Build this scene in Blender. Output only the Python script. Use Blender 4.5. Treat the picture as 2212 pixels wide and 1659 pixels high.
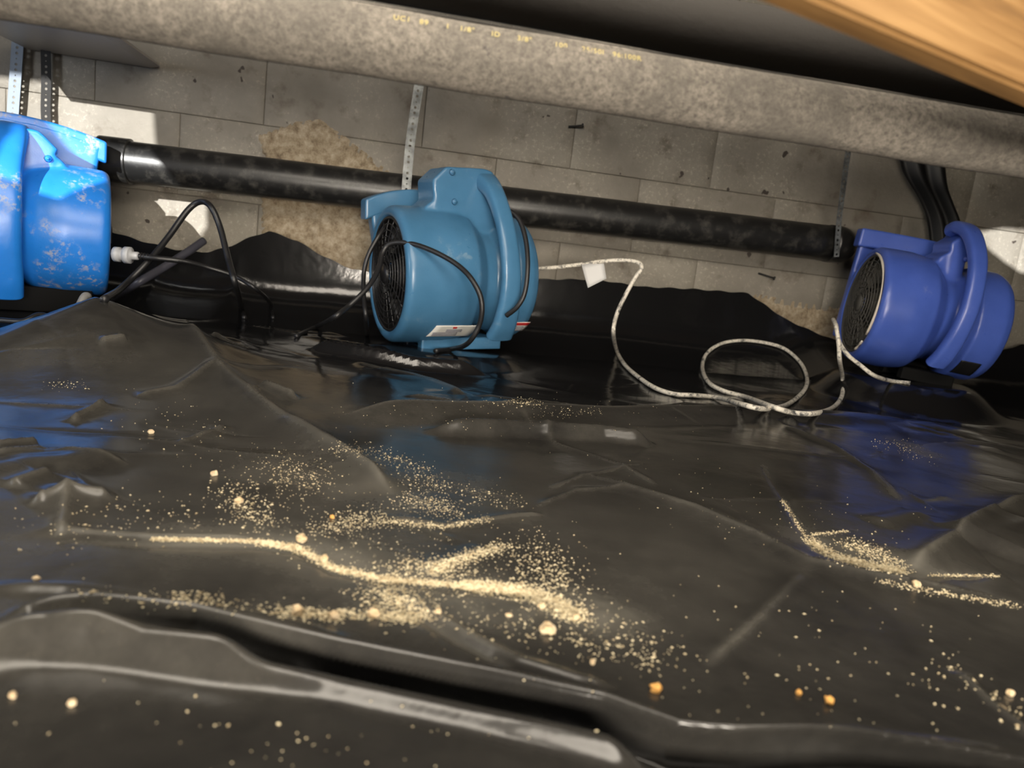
import bpy, bmesh, math, random
import numpy as np
from mathutils import Vector, Matrix, Euler
from mathutils.bvhtree import BVHTree
random.seed(7); rng = np.random.default_rng(7)
R = math.radians
for o in list(bpy.data.objects): bpy.data.objects.remove(o)
scn = bpy.context.scene
col = scn.collection

# ------------------------------------------------------------------ camera
W, H, FPX = 2212.0, 1659.0, 1600.0
CAM = Vector((0, 0, 0.234)); YAW, PITCH, ROLL = R(9), R(9.9), R(7)
fw = Vector((math.sin(YAW)*math.cos(PITCH), math.cos(YAW)*math.cos(PITCH), -math.sin(PITCH)))
r0 = Vector((math.cos(YAW), -math.sin(YAW), 0)); u0 = r0.cross(fw)
rt = r0*math.cos(ROLL) + u0*math.sin(ROLL); up = -r0*math.sin(ROLL) + u0*math.cos(ROLL)
cd = bpy.data.cameras.new('camera'); cam = bpy.data.objects.new('camera', cd); col.objects.link(cam)
cam.matrix_world = Matrix(((rt.x, up.x, -fw.x, CAM.x), (rt.y, up.y, -fw.y, CAM.y), (rt.z, up.z, -fw.z, CAM.z), (0, 0, 0, 1)))
cd.sensor_fit = 'HORIZONTAL'; cd.sensor_width = 36; cd.lens = 36*FPX/W
cd.clip_start = .01; cd.dof.use_dof = True; cd.dof.focus_distance = 1.05; cd.dof.aperture_fstop = 7.0
scn.camera = cam

def ray(px, py): return fw + rt*((px-W/2)/FPX) - up*((py-H/2)/FPX)      # unit depth along the axis
def at_d(px, py, d): return CAM + ray(px, py)*d
def at_y(px, py, y): r = ray(px, py); return CAM + r*(y/r.y)
def at_z(px, py, z): r = ray(px, py); return CAM + r*((z-CAM.z)/r.z)

# ------------------------------------------------------------------ light and exposure
scn.view_settings.view_transform = 'Standard'; scn.view_settings.look = 'None'
scn.view_settings.gamma = 1; scn.view_settings.use_curve_mapping = False
scn.view_settings.exposure = 0.0
wd = bpy.data.worlds.new('world'); scn.world = wd; wd.use_nodes = True
wd.node_tree.nodes['Background'].inputs[0].default_value = (.62, .72, .9, 1)
wd.node_tree.nodes['Background'].inputs[1].default_value = 0.3
SUN = Vector((.22, 1, -.25)).normalized()
def light(name, kind, loc, aim, power, color, sx=.5, sy=.5):
    ld = bpy.data.lights.new(name, kind); o = bpy.data.objects.new(name, ld); col.objects.link(o)
    o.location = loc; d = Vector(aim) - Vector(loc); o.rotation_euler = d.to_track_quat('-Z', 'Y').to_euler()
    ld.energy = power; ld.color = color
    if kind == 'AREA': ld.shape = 'RECTANGLE'; ld.size = sx; ld.size_y = sy
    return o
s = light('sun', 'SUN', (0, -3, 2), Vector((0, -3, 2)) + SUN, 11, (1, .99, .96)); s.data.angle = R(.3)
light('work_light', 'AREA', (.12, -.85, .24), (.15, 1.6, .34), 17, (1, .90, .77), .7, .22).data.spread = R(105)
light('overhead_lamp', 'AREA', (.02, .26, .93), (.22, .80, .0), 22, (1, .90, .76), 1.3, .45)  # added lamp under the closed ceiling, standing in for light through the hatch
light('vent_daylight', 'AREA', (-1.75, .35, .55), (-.62, 1.42, .25), 11, (.85, .91, 1), .35, .25)

# ------------------------------------------------------------------ helpers
def obj(name, me, mat=None, parent=None, smooth=True):
    if isinstance(me, bmesh.types.BMesh):
        b = me; me = bpy.data.meshes.new(name); b.to_mesh(me); b.free()
    if mat: me.materials.append(mat)
    if smooth: me.polygons.foreach_set('use_smooth', [True]*len(me.polygons))
    o = bpy.data.objects.new(name, me); col.objects.link(o)
    if parent: o.parent = parent
    return o
def tag(o, label, cat, group=None, kind=None):
    o['label'] = label; o['category'] = cat
    if group: o['group'] = group
    if kind: o['kind'] = kind
    return o
def struct(o): o['kind'] = 'structure'; return o
def empty(name, m): 
    o = bpy.data.objects.new(name, None); col.objects.link(o); o.matrix_world = m; o.empty_display_size = .05; return o
def mesh_np(name, v, f):
    me = bpy.data.meshes.new(name); me.from_pydata([tuple(p) for p in v], [], f); me.update(); return me
def box(bm, lo, hi, M=None):
    vs = [bm.verts.new((x, y, z)) for x in (lo[0], hi[0]) for y in (lo[1], hi[1]) for z in (lo[2], hi[2])]
    for f in ((0,1,3,2),(4,6,7,5),(0,4,5,1),(2,3,7,6),(0,2,6,4),(1,5,7,3)): bm.faces.new([vs[i] for i in f])
    if M: 
        for v in vs: v.co = M @ v.co
    return vs
def prism(bm, pts, a, b, axis):       # pts 2D, extruded along axis
    def P(p, t): return {'x': (t, p[0], p[1]), 'y': (p[0], t, p[1]), 'z': (p[0], p[1], t)}[axis]
    A = [bm.verts.new(P(p, a)) for p in pts]; B = [bm.verts.new(P(p, b)) for p in pts]; n = len(pts)
    bm.faces.new(A[::-1]); bm.faces.new(B)
    for i in range(n): bm.faces.new((A[i], A[(i+1) % n], B[(i+1) % n], B[i]))
def lathe_x(bm, prof, cz, n=96, cy=0):
    rings = []
    for (x, r) in prof:
        if r < 1e-6: rings.append([bm.verts.new((x, cy, cz))])
        else: rings.append([bm.verts.new((x, cy+r*math.cos(2*math.pi*k/n), cz+r*math.sin(2*math.pi*k/n))) for k in range(n)])
    for a, b in zip(rings, rings[1:]):
        for k in range(n):
            k2 = (k+1) % n
            if len(a) == 1 and len(b) == 1: continue
            if len(a) == 1: bm.faces.new((a[0], b[k2], b[k]))
            elif len(b) == 1: bm.faces.new((a[k], a[k2], b[0]))
            else: bm.faces.new((a[k], a[k2], b[k2], b[k]))
def catmull(pts, per=10):
    P = [Vector(p) for p in pts]; P = [P[0]*2-P[1]] + P + [P[-1]*2-P[-2]]; out = []
    for i in range(1, len(P)-2):
        for k in range(per):
            t = k/per; a, b, c, d = P[i-1:i+3]
            out.append(.5*((2*b)+(c-a)*t+(2*a-5*b+4*c-d)*t*t+(3*b-a-3*c+d)*t**3))
    out.append(P[-2]); return out
def tube(bm, pts, r, n=10, cap=True):
    prev = None; rings = []; nrm = None
    for i, p in enumerate(pts):
        t = (pts[min(i+1, len(pts)-1)] - pts[max(i-1, 0)])
        t = t.normalized() if t.length > 1e-9 else Vector((0, 0, 1))
        if nrm is None:
            nrm = t.orthogonal().normalized()
        nrm = (nrm - t*nrm.dot(t)); nrm = nrm.normalized() if nrm.length > 1e-6 else t.orthogonal().normalized()
        bn = t.cross(nrm); rr = r(i/(len(pts)-1)) if callable(r) else r
        rings.append([bm.verts.new(p + (nrm*math.cos(2*math.pi*k/n)+bn*math.sin(2*math.pi*k/n))*rr) for k in range(n)])
    for a, b in zip(rings, rings[1:]):
        for k in range(n): bm.faces.new((a[k], a[(k+1) % n], b[(k+1) % n], b[k]))
    if cap: bm.faces.new(rings[0][::-1]); bm.faces.new(rings[-1])

# ------------------------------------------------------------------ materials
class NT:
    def __init__(s, name, world=False):
        s.world = world
        s.m = bpy.data.materials.new(name); s.m.use_nodes = True; s.t = s.m.node_tree; s.b = s.t.nodes['Principled BSDF']
    def n(s, typ, **kw):
        x = s.t.nodes.new(typ)
        for k, v in kw.items():
            if k.startswith('i_'): 
                key = k[2:].replace('_', ' '); x.inputs[int(key) if key.isdigit() else key].default_value = v
            else: setattr(x, k, v)
        return x
    def l(s, a, b): s.t.links.new(a, b)
    def noise(s, scale, detail=6, rough=.6, coord='Object'):
        if s.world: coord = 'Position'
        c = s.n('ShaderNodeNewGeometry' if s.world else 'ShaderNodeTexCoord'); x = s.n('ShaderNodeTexNoise', i_Scale=scale, i_Detail=detail, i_Roughness=rough)
        s.l(c.outputs[coord], x.inputs['Vector']); return x.outputs['Fac']
    def ramp(s, fac, stops):
        x = s.n('ShaderNodeValToRGB'); e = x.color_ramp.elements
        while len(e) < len(stops): e.new(.5)
        for k, (p, c) in enumerate(stops):
            e[k].position = p; e[k].color = (c, c, c, 1) if isinstance(c, (int, float)) else (*c, 1)
        s.l(fac, x.inputs[0]); return x.outputs[0]
    def mix(s, fac, a, b):
        x = s.n('ShaderNodeMix', data_type='RGBA')
        for v, i in ((fac, 0), (a, 6), (b, 7)):
            if isinstance(v, (int, float)): x.inputs[i].default_value = v
            elif isinstance(v, tuple): x.inputs[i].default_value = (*v, 1)
            else: s.l(v, x.inputs[i])
        return x.outputs[2]
    def math(s, op, a, b=None):
        x = s.n('ShaderNodeMath', operation=op)
        for v, i in ((a, 0), (b, 1)):
            if v is None: continue
            if isinstance(v, (int, float)): x.inputs[i].default_value = v
            else: s.l(v, x.inputs[i])
        return x.outputs[0]
    def bump(s, h, dist=.002, strength=.6):
        x = s.n('ShaderNodeBump', i_Strength=strength, i_Distance=dist); s.l(h, x.inputs['Height']); s.l(x.outputs[0], s.b.inputs['Normal'])
    def base(s, c):
        if isinstance(c, tuple): s.b.inputs['Base Color'].default_value = (*c, 1)
        else: s.l(c, s.b.inputs['Base Color'])
    def rough(s, v):
        if isinstance(v, (int, float)): s.b.inputs['Roughness'].default_value = v
        else: s.l(v, s.b.inputs['Roughness'])
def plain(name, c, rough=.5, metal=0, bump=None):
    t = NT(name); t.base(c); t.rough(rough); t.b.inputs['Metallic'].default_value = metal
    if bump: t.bump(t.noise(bump[0]), bump[1])
    return t.m

# plastic of the blowers
def plastic(name, c, scuff, dust=.5, thr=.62):
    t = NT(name)
    n1 = t.noise(9, 5); n2 = t.noise(60, 6, .7)
    c1 = t.mix(t.ramp(n1, [(.35, 0), (.75, 1)]), c, tuple(min(1, v*1.25+.01) for v in c))
    sc = t.math('MULTIPLY', t.ramp(n1, [(thr-.08, 0), (thr+.05, 1)]), t.ramp(n2, [(.52, 0), (.62, 1)]))
    sp = t.ramp(t.noise(230, 3, .7), [(.73, 0), (.76, 1)])
    sc = t.math('MAXIMUM', sc, t.math('MULTIPLY', sp, .6))
    t.base(t.mix(t.math('MULTIPLY', sc, dust), c1, scuff))
    t.rough(t.math('ADD', t.math('MULTIPLY', n2, .22), .20))
    t.bump(t.noise(350, 3), .0004, .35)
    return t.m
M_mid = plastic('blue_grey_plastic', (.040, .128, .235), (.35, .42, .45), .35, .66)
M_left = plastic('bright_blue_plastic', (.012, .17, .60), (.50, .46, .36), .7, .58)
M_right = plastic('violet_blue_plastic', (.045, .088, .36), (.5, .5, .55), .3, .70)
M_black = plain('black_plastic', (.012, .012, .013), .35)
M_rubber = plain('black_rubber', (.010, .010, .011), .42, bump=(300, .0003))
M_dgrille = plain('dusty_grille', (.055, .052, .046), .7, bump=(200, .001))
M_foot_shade = plain('shade_dark_foot', (.006, .006, .006), .9); M_foot_shade.node_tree.nodes['Principled BSDF'].inputs['Specular IOR Level'].default_value = .1  # shade under the left and right housings put into near-black feet
M_fan = plain('fan_interior', (.006, .006, .006), .6)
M_fan2 = plain('dusty_fan', (.10, .092, .075), .85, bump=(120, .003))
M_label = plain('paper_label', (.62, .61, .57), .35)
M_red = plain('red_print', (.42, .02, .02), .5)
M_print = plain('grey_print', (.12, .12, .17), .6)
M_worn = plain('worn_edge', (.55, .5, .42), .6)
M_steel = NT('galvanised_strap')
M_steel.base(M_steel.ramp(M_steel.noise(60), [(.35, (.07, .075, .075)), (.65, (.20, .21, .21))])); M_steel.rough(.5); M_steel.b.inputs['Metallic'].default_value = .6
M_steel = M_steel.m
M_dstrap = plain('blackened_strap', (.012, .011, .010), .8, 0, (200, .001))
M_wht = plain('dull_white', (.5, .5, .5), .4)

def mat_abs():
    t = NT('black_abs_pipe'); n = t.noise(30, 6, .7)
    t.base(t.mix(t.ramp(n, [(.50, 0), (.75, .5)]), (.010, .010, .010), (.09, .085, .075)))
    t.rough(t.math('ADD', t.math('MULTIPLY', n, .25), .22)); t.bump(t.noise(200), .0004, .4); return t.m
M_abs = mat_abs()
def mat_foam():
    t = NT('dusty_foam_insulation'); a = t.noise(18, 6, .65); b = t.noise(210, 9, .8); c = t.noise(520, 4, .8)
    g = t.mix(t.ramp(b, [(.38, 0), (.62, 1)]), (.085, .076, .064), (.26, .232, .195))
    g = t.mix(t.ramp(a, [(.40, .7), (.58, 0)]), g, (.10, .09, .077))
    d = t.ramp(t.noise(55, 3, .6), [(.70, 0), (.74, 1)])
    g = t.mix(d, g, (.07, .065, .06))
    t.base(g); t.rough(.9); t.bump(t.math('ADD', b, t.math('MULTIPLY', c, .5)), .003, .55); return t.m
M_foam = mat_foam()
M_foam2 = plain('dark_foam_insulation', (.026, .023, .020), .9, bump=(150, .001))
def mat_wall():
    t = NT('coated_block', True); a = t.noise(3.2, 6, .6); b = t.noise(95, 8, .75); c = t.noise(220, 6, .7); d = t.noise(16, 4, .6)
    g = t.mix(t.ramp(a, [(.35, 0), (.65, 1)]), (.150, .134, .108), (.25, .228, .190))
    g = t.mix(t.ramp(d, [(.56, 0), (.74, .8)]), g, (.085, .065, .045))
    g = t.mix(t.math('MULTIPLY', t.ramp(a, [(.45, 0), (.55, 1)]), t.ramp(b, [(.54, 0), (.62, .75)])), g, (.38, .345, .28))
    g = t.mix(t.ramp(t.noise(26, 2, .5), [(.725, 0), (.745, 1)]), g, (.035, .025, .018))
    t.base(g); t.rough(.6); t.bump(t.math('ADD', b, t.math('MULTIPLY', c, .35)), .004, .5); return t.m
M_wall = mat_wall()
def mat_expo():
    t = NT('exposed_rough_block', True); b = t.noise(45, 8, .75); c = t.noise(140, 6, .8)
    g = t.ramp(b, [(.30, (.13, .09, .055)), (.48, (.34, .27, .18)), (.66, (.52, .44, .33))])
    t.base(g); t.rough(.95); t.bump(t.math('ADD', b, c), .006, .8); return t.m
M_expo = mat_expo()
M_mortar = plain('mortar', (.13, .115, .095), .9, bump=(150, .003))
M_dirt = plain('dark_soil', (.05, .035, .025), .95, bump=(60, .01))
M_joist = plain('aged_joist', (.10, .065, .04), .8, bump=(60, .002))
def mat_wood():
    t = NT('honey_wood'); c = t.n('ShaderNodeTexCoord'); mp = t.n('ShaderNodeMapping'); mp.inputs['Scale'].default_value = (2.2, 30, 30)
    t.l(c.outputs['Object'], mp.inputs[0]); x = t.n('ShaderNodeTexNoise', i_Scale=2.2, i_Detail=6, i_Roughness=.6, i_Distortion=.6); t.l(mp.outputs[0], x.inputs[0])
    t.base(t.ramp(x.outputs[0], [(.32, (.10, .052, .018)), (.5, (.165, .088, .030)), (.68, (.24, .14, .055))])); t.rough(.5); t.bump(x.outputs[0], .001, .3); return t.m
M_wood = mat_wood()
def mat_grains():
    t = NT('sawdust'); t.base(t.ramp(t.noise(300, 2), [(.35, (.36, .28, .16)), (.6, (.66, .57, .38))])); t.rough(.8); return t.m
M_saw = mat_grains()
def mat_cable():
    t = NT('dust_coated_cable'); a = t.noise(28, 5, .7); b = t.noise(160, 5, .7)
    f = t.math('MULTIPLY', t.ramp(a, [(.36, 0), (.46, 1)]), t.ramp(b, [(.36, .25), (.5, 1)]))
    t.base(t.mix(f, (.05, .05, .05), (.62, .58, .50))); t.rough(.7); t.bump(b, .001, .4); return t.m
M_cable = mat_cable()
def mat_sheet():
    t = NT('black_polythene'); at = t.n('ShaderNodeAttribute', attribute_name='dust')
    a = t.noise(7, 6, .65); b = t.noise(90, 6, .75); c = t.noise(600, 3, .7)
    film = t.math('MULTIPLY', t.ramp(a, [(.32, .25), (.7, 1)]), t.math('ADD', t.math('MULTIPLY', b, .5), .35))
    film = t.math('MULTIPLY', film, at.outputs['Fac'])
    film = t.math('MINIMUM', film, .75)
    spk = t.math('MULTIPLY', t.ramp(c, [(.70, 0), (.74, 1)]), t.math('MINIMUM', at.outputs['Fac'], 1.0))
    g = t.mix(film, (.0065, .0065, .0070), (.150, .140, .118))
    g = t.mix(t.math('MULTIPLY', spk, .45), g, (.5, .4, .24))
    t.base(g)
    t.rough(t.math('ADD', .15, t.math('MULTIPLY', film, .36)))
    t.b.inputs['IOR'].default_value = 1.52
    t.l(t.math('SUBTRACT', .52, t.math('MULTIPLY', film, .75)), t.b.inputs['Specular IOR Level'])
    t.bump(t.noise(38, 3, .5), .0016, .35); return t.m
M_sheet = mat_sheet()

# ------------------------------------------------------------------ the setting
YW = 2.02
CEIL = 1.36
def wall_with_holes(name, y, x0, x1, z0, z1, polys, thick=.02):
    bm = bmesh.new()
    # fill between outer rectangle and polygons with triangle_fill
    def loop(pts):
        vs = [bm.verts.new((p[0], y, p[1])) for p in pts]
        return [bm.edges.new((vs[i], vs[(i+1) % len(vs)])) for i in range(len(vs))]
    es = loop([(x0, z0), (x1, z0), (x1, z1), (x0, z1)])
    for p in polys: es += loop(p)
    bmesh.ops.triangle_fill(bm, use_beauty=True, use_dissolve=False, edges=es)
    bmesh.ops.recalc_face_normals(bm, faces=bm.faces)
    ex = bmesh.ops.extrude_face_region(bm, geom=list(bm.faces))
    for v in ex['geom']:
        if isinstance(v, bmesh.types.BMVert): v.co.y -= thick
    bmesh.ops.recalc_face_normals(bm, faces=bm.faces)
    return struct(obj(name, bm, M_mortar, smooth=False))
YF = -1.1
def back_trace(pts):
    out = []
    for (px, py) in pts:
        p = at_y(px, py, YW-.01); k = (p.y-YF)/SUN.y; q = p - SUN*k; out.append((q.x, q.z))
    return out
sun_cutA = back_trace([(-420, 60), (0, 162), (150, 180), (328, 208), (337, 330), (200, 300), (0, 262), (-420, 200)])
sun_cutC = back_trace([(250, 350), (390, 370), (446, 440), (446, 490), (392, 560), (330, 540), (320, 450)])
sun_cutB = back_trace([(2092, 500), (2165, 489), (2330, 500), (2330, 600), (2205, 588), (2170, 565)])
wall_with_holes('wall_front_sun_mask', YF, -3.2, 4.0, -.1, CEIL, [sun_cutA, sun_cutB, sun_cutC])  # unseen wall; its openings are cut to shape the sun patches
bm = bmesh.new(); box(bm, (-3.22, YF, -.1), (-3.2, YW, CEIL)); struct(obj('wall_left', bm, M_mortar, smooth=False))
bm = bmesh.new(); box(bm, (4.0, YF, -.1), (4.02, YW, CEIL)); struct(obj('wall_right', bm, M_mortar, smooth=False))
bm = bmesh.new(); box(bm, (-3.2, YF, -.12), (4.0, YW, -.06)); struct(obj('floor', bm, M_dirt, smooth=False))
ceil = struct(obj('ceiling', (lambda b: (box(b, (-3.2, .46, CEIL), (4.0, YW, CEIL+.02)), box(b, (-3.2, YF, CEIL), (4.0, -.35, CEIL+.02)), box(b, (-3.2, -.35, CEIL), (4.0, .46, CEIL+.02)), b)[-1])(bmesh.new()), M_joist, smooth=False))

wb = struct(obj('wall_back', (lambda b: (box(b, (-3.2, YW+.004, -.1), (4.0, YW+.12, CEIL)), b)[-1])(bmesh.new()), M_mortar, smooth=False))
xj = at_y(575, 200, YW).x; BL, BH = .395, .195; z00 = at_y(575, 272, YW).z
def block_mesh(L, Hh):
    nx, nz = 24, 12; v = []; f = []
    g = .0007
    for j in range(nz+1):
        for i in range(nx+1):
            fi = {0: 0, 1: .09, nx-1: nx-.09, nx: nx}.get(i, i); fj = {0: 0, 1: .1, nz-1: nz-.1, nz: nz}.get(j, j)
            x = -L/2+g + (L-2*g)*fi/nx; z = -Hh/2+g+(Hh-2*g)*fj/nz
            e = min(i, nx-i, j, nz-j)
            v.append((x, -.010 + (.0010 if e == 0 else 0) + (random.uniform(-.0006, .0006) if e > 1 else 0), z))
    for j in range(nz):
        for i in range(nx):
            a = j*(nx+1)+i; f.append((a, a+1, a+nx+2, a+nx+1))
    ring = [i for i in range(nx+1)] + [(j*(nx+1)+nx) for j in range(1, nz+1)] + [nz*(nx+1)+i for i in range(nx-1, -1, -1)] + [j*(nx+1) for j in range(nz-1, 0, -1)]
    base = len(v); 
    for k in ring: v.append((v[k][0], .02, v[k][2]))
    n = len(ring)
    for k in range(n): f.append((ring[k], base+k, base+(k+1) % n, ring[(k+1) % n]))
    return mesh_np('concrete_block', v, f)
bmeshes = [block_mesh(BL, BH) for _ in range(4)]
for m_ in bmeshes: m_.materials.append(M_wall); m_.polygons.foreach_set('use_smooth', [True]*len(m_.polygons))
k = 0
for cidx in range(-2, 3):
    zc = z00 + cidx*BH + BH/2
    off = 0 if cidx % 2 == 0 else BL/2
    for i in range(-4, 8):
        xc = xj + off + i*BL + BL/2
        if xc < -1.9 or xc > 3.2: continue
        o = bpy.data.objects.new('concrete_block', bmeshes[k % 4]); k += 1; col.objects.link(o); o.parent = wb
        o.location = (xc, YW, zc)

def wall_patch(name, pts, mat, proud, parent, y=YW-.0105, res=.004):
    P = [at_y(px, py, y) for px, py in pts]; xs = [p.x for p in P]; zs = [p.z for p in P]
    poly = [(p.x, p.z) for p in P]
    # densify border with jitter
    out = []
    for a, b in zip(poly, poly[1:]+poly[:1]):
        n = max(2, int(math.dist(a, b)/.008))
        for t in range(n):
            q = t/n; out.append((a[0]+(b[0]-a[0])*q+random.uniform(-.002, .002), a[1]+(b[1]-a[1])*q+random.uniform(-.002, .002)))
    bm = bmesh.new(); vs = [bm.verts.new((x, y, z)) for x, z in out]; es = [bm.edges.new((vs[i], vs[(i+1) % len(vs)])) for i in range(len(vs))]
    bmesh.ops.triangle_fill(bm, use_beauty=True, edges=es)
    for _ in range(3):
        le = [e for e in bm.edges if e.calc_length() > .012 and not e.is_boundary]
        if not le: break
        bmesh.ops.subdivide_edges(bm, edges=le, cuts=1); bmesh.ops.triangulate(bm, faces=bm.faces)
    bmesh.ops.recalc_face_normals(bm, faces=bm.faces)
    inner = [v for v in bm.verts if not v.is_boundary]
    for v in bm.verts: v.co.y += .004 if v.is_boundary else 0
    for v in inner: v.co.y -= proud*random.uniform(.3, 1.3)
    return obj(name, bm, mat, parent)
wall_patch('exposed_patch', [(553, 292), (600, 277), (640, 263), (690, 256), (730, 283), (790, 330), (850, 378), (900, 420), (900, 470), (700, 470), (565, 470), (572, 345)], M_expo, .006, wb)
wall_patch('exposed_patch', [(565, 415), (700, 420), (830, 440), (840, 640), (640, 640), (566, 620)], M_expo, .006, wb)
wall_patch('exposed_patch', [(1560, 640), (1640, 636), (1720, 652), (1830, 668), (1850, 790), (1600, 790)], M_expo, .002, wb)

# ------------------------------------------------------------------ plastic sheet as one surface with folds
def g2(px, py, z=0.0): p = at_z(px, py, z); return (p.x, p.y)
feats = []   # (kind, pts, amp, width)
def F(kind, pix, amp, w, z=0.0): feats.append((kind, [g2(x, y, z) for x, y in pix], amp, w))
# ridges of the left tent
F('ridge', [(300, 690), (470, 830), (620, 925), (760, 1010), (860, 1075)], .011, .022)
F('ridge', [(290, 870), (380, 860), (470, 825)], .005, .008)
F('ridge', [(380, 965), (490, 925)], .004, .008)
F('ridge', [(150, 1050), (130, 1165)], .006, .008)
F('smooth', [(-100, 1040), (60, 1010), (270, 1000)], .007, .022)
F('ridge', [(-60, 1000), (100, 985), (300, 1010)], .004, .010)
# long ridge across
F('smooth', [(700, 915), (900, 906), (1250, 905), (1600, 908), (1900, 920), (2300, 950)], .016, .035)
F('ridge', [(700, 912), (900, 903), (1250, 902), (1600, 905), (1900, 917), (2300, 947)], .005, .012)
# trough folds between ridge and blowers
F('ridge', [(640, 745), (760, 765), (900, 785), (1065, 800)], .004, .016)
F('smooth', [(660, 752), (760, 768), (900, 788), (1070, 800)], .027, .0092)
F('ridge', [(600, 725), (800, 752), (940, 768), (1060, 790)], .008, .018)
F('ridge', [(740, 775), (900, 815), (1020, 865)], .008, .016)
F('ridge', [(870, 860), (1000, 885), (1130, 905)], .006, .010)
F('ridge', [(1020, 855), (1150, 865), (1300, 885)], .005, .010)
F('ridge', [(1350, 900), (1480, 870), (1600, 880)], .004, .010)
F('ridge', [(300, 600), (420, 640), (470, 700)], .010, .03)
F('ridge', [(240, 655), (330, 700), (390, 750), (560, 745)], .012, .02)
for q in ([(255, 625), (340, 610), (430, 622)], [(260, 645), (350, 640), (440, 655)], [(280, 665), (380, 668), (445, 650)], [(330, 600), (400, 590), (470, 600)], [(300, 690), (400, 700), (520, 690)], [(350, 720), (450, 745), (560, 765)], [(520, 700), (640, 720), (760, 730)],
          [(230, 735), (262, 700)], [(225, 765), (265, 745)], [(210, 810), (275, 808)], [(20, 1060), (110, 1030)], [(60, 1100), (150, 1080), (250, 1085)], [(-20, 985), (90, 975)], [(150, 915), (230, 880)], [(560, 860), (640, 880)]):
    F('ridge', q, random.uniform(.006, .011), random.uniform(.006, .011))
# creases holding sawdust
F('valley', [(100, 1170), (350, 1172), (560, 1175), (650, 1185), (720, 1228), (830, 1255), (1000, 1270), (1150, 1285), (1260, 1340)], .005, .010)
F('ridge', [(110, 1150), (350, 1158), (560, 1160)], .0025, .004)
F('ridge', [(850, 1285), (900, 1310), (1000, 1375), (1120, 1440), (1250, 1480), (1340, 1500)], .0035, .005)
F('valley', [(840, 1295), (890, 1325), (990, 1390), (1110, 1455)], .003, .006)
F('ridge', [(820, 1120), (960, 1145), (1110, 1120), (1180, 1115)], .003, .006)
F('ridge', [(1060, 1190), (980, 1220), (900, 1235)], .003, .008)
# right half
F('ridge', [(1240, 1020), (1350, 1060), (1500, 1110), (1620, 1165), (1740, 1225), (1900, 1260), (2260, 1315)], .007, .012)
F('valley', [(1640, 1000), (1690, 1080), (1740, 1160), (1800, 1215)], .003, .006)
F('valley', [(1740, 1165), (1850, 1215), (1960, 1240), (2160, 1250)], .006, .010)
F('ridge', [(1660, 915), (1800, 975), (1880, 1030), (1950, 1100)], .005, .012)
F('ridge', [(1960, 1235), (2050, 1180), (2230, 1065)], .010, .016)
F('smooth', [(2120, 1200), (2260, 1150)], .012, .05)
F('smooth', [(1880, 1140), (1990, 1120)], .005, .016)
F('ridge', [(1740, 1235), (1640, 1340), (1520, 1450)], .003, .010)
F('ridge', [(2060, 1450), (2140, 1530), (2250, 1610)], .003, .005)
F('ridge', [(1120, 905), (1200, 960), (1340, 1010), (1430, 1060)], .003, .008)
F('ridge', [(1180, 1060), (1260, 1030), (1400, 1005)], .002, .008)
F('ridge', [(1150, 1100), (1250, 1060), (1360, 1060)], .002, .006)
F('ridge', [(600, 920), (700, 965), (860, 1080)], .003, .006)
F('smooth', [(900, 940), (1100, 942), (1300, 950), (1420, 966)], .020, .0105)
# foreground folds
F('smooth', [(-60, 1268), (150, 1278), (400, 1315), (560, 1342), (800, 1400)], .0045, .006)
F('smooth', [(-80, 1405), (60, 1335), (200, 1322), (420, 1345), (700, 1410), (1000, 1478), (1300, 1542), (1460, 1600), (1600, 1612), (1900, 1618), (2300, 1650)], .012, .0075)
F('valley', [(240, 1372), (450, 1400), (700, 1450), (1000, 1525), (1300, 1585), (1450, 1640), (2300, 1690)], .004, .012)
F('smooth', [(-80, 1412), (200, 1420), (450, 1455), (700, 1490), (1000, 1555), (1300, 1625), (1450, 1665)], .013, .008)
F('smooth', [(-120, 1440), (100, 1400), (330, 1404), (600, 1456)], .015, .0135)

def seg_dist(X, Y, pts):
    D = np.full(X.shape, 1e9); T = np.zeros(X.shape); tot = len(pts)-1
    for i, (a, b) in enumerate(zip(pts, pts[1:])):
        dx, dy = b[0]-a[0], b[1]-a[1]; L2 = dx*dx+dy*dy+1e-12
        t = np.clip(((X-a[0])*dx+(Y-a[1])*dy)/L2, 0, 1)
        d = np.hypot(X-(a[0]+t*dx), Y-(a[1]+t*dy)); m = d < D
        D = np.where(m, d, D); T = np.where(m, (i+t)/tot, T)
    return D, T
def vnoise(X, Y, s, seed):
    r = np.random.default_rng(seed); G = r.random((64, 64)); x = X*s+17.3; y = Y*s+9.1
    xi = np.floor(x).astype(int); yi = np.floor(y).astype(int); fx = x-xi; fy = y-yi; fx = fx*fx*(3-2*fx); fy = fy*fy*(3-2*fy)
    g = lambda a, b: G[a % 64, b % 64]
    return (g(xi, yi)*(1-fx)+g(xi+1, yi)*fx)*(1-fy)+(g(xi, yi+1)*(1-fx)+g(xi+1, yi+1)*fx)*fy - .5
PK = at_d(205, 655, 1.12)
EL = at_d(-30, 792, 1.0)
BLOW = []      # (x, y, z_base, radius), filled before the sheet is built
rand_cr = []
for _ in range(110):
    x = random.uniform(-1.1, 2.0); y = random.uniform(.25, 1.5); a = random.uniform(0, math.pi); L = random.uniform(.05, .32)*(.5+y*.6)
    rand_cr.append(([(x, y), (x+L*.5*math.cos(a), y+L*.5*math.sin(a)), (x+L*math.cos(a+random.uniform(-.3, .3)), y+L*math.sin(a))], random.uniform(.0010, .0034)*random.choice((1, 1, -1)), random.uniform(.004, .013)))
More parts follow.
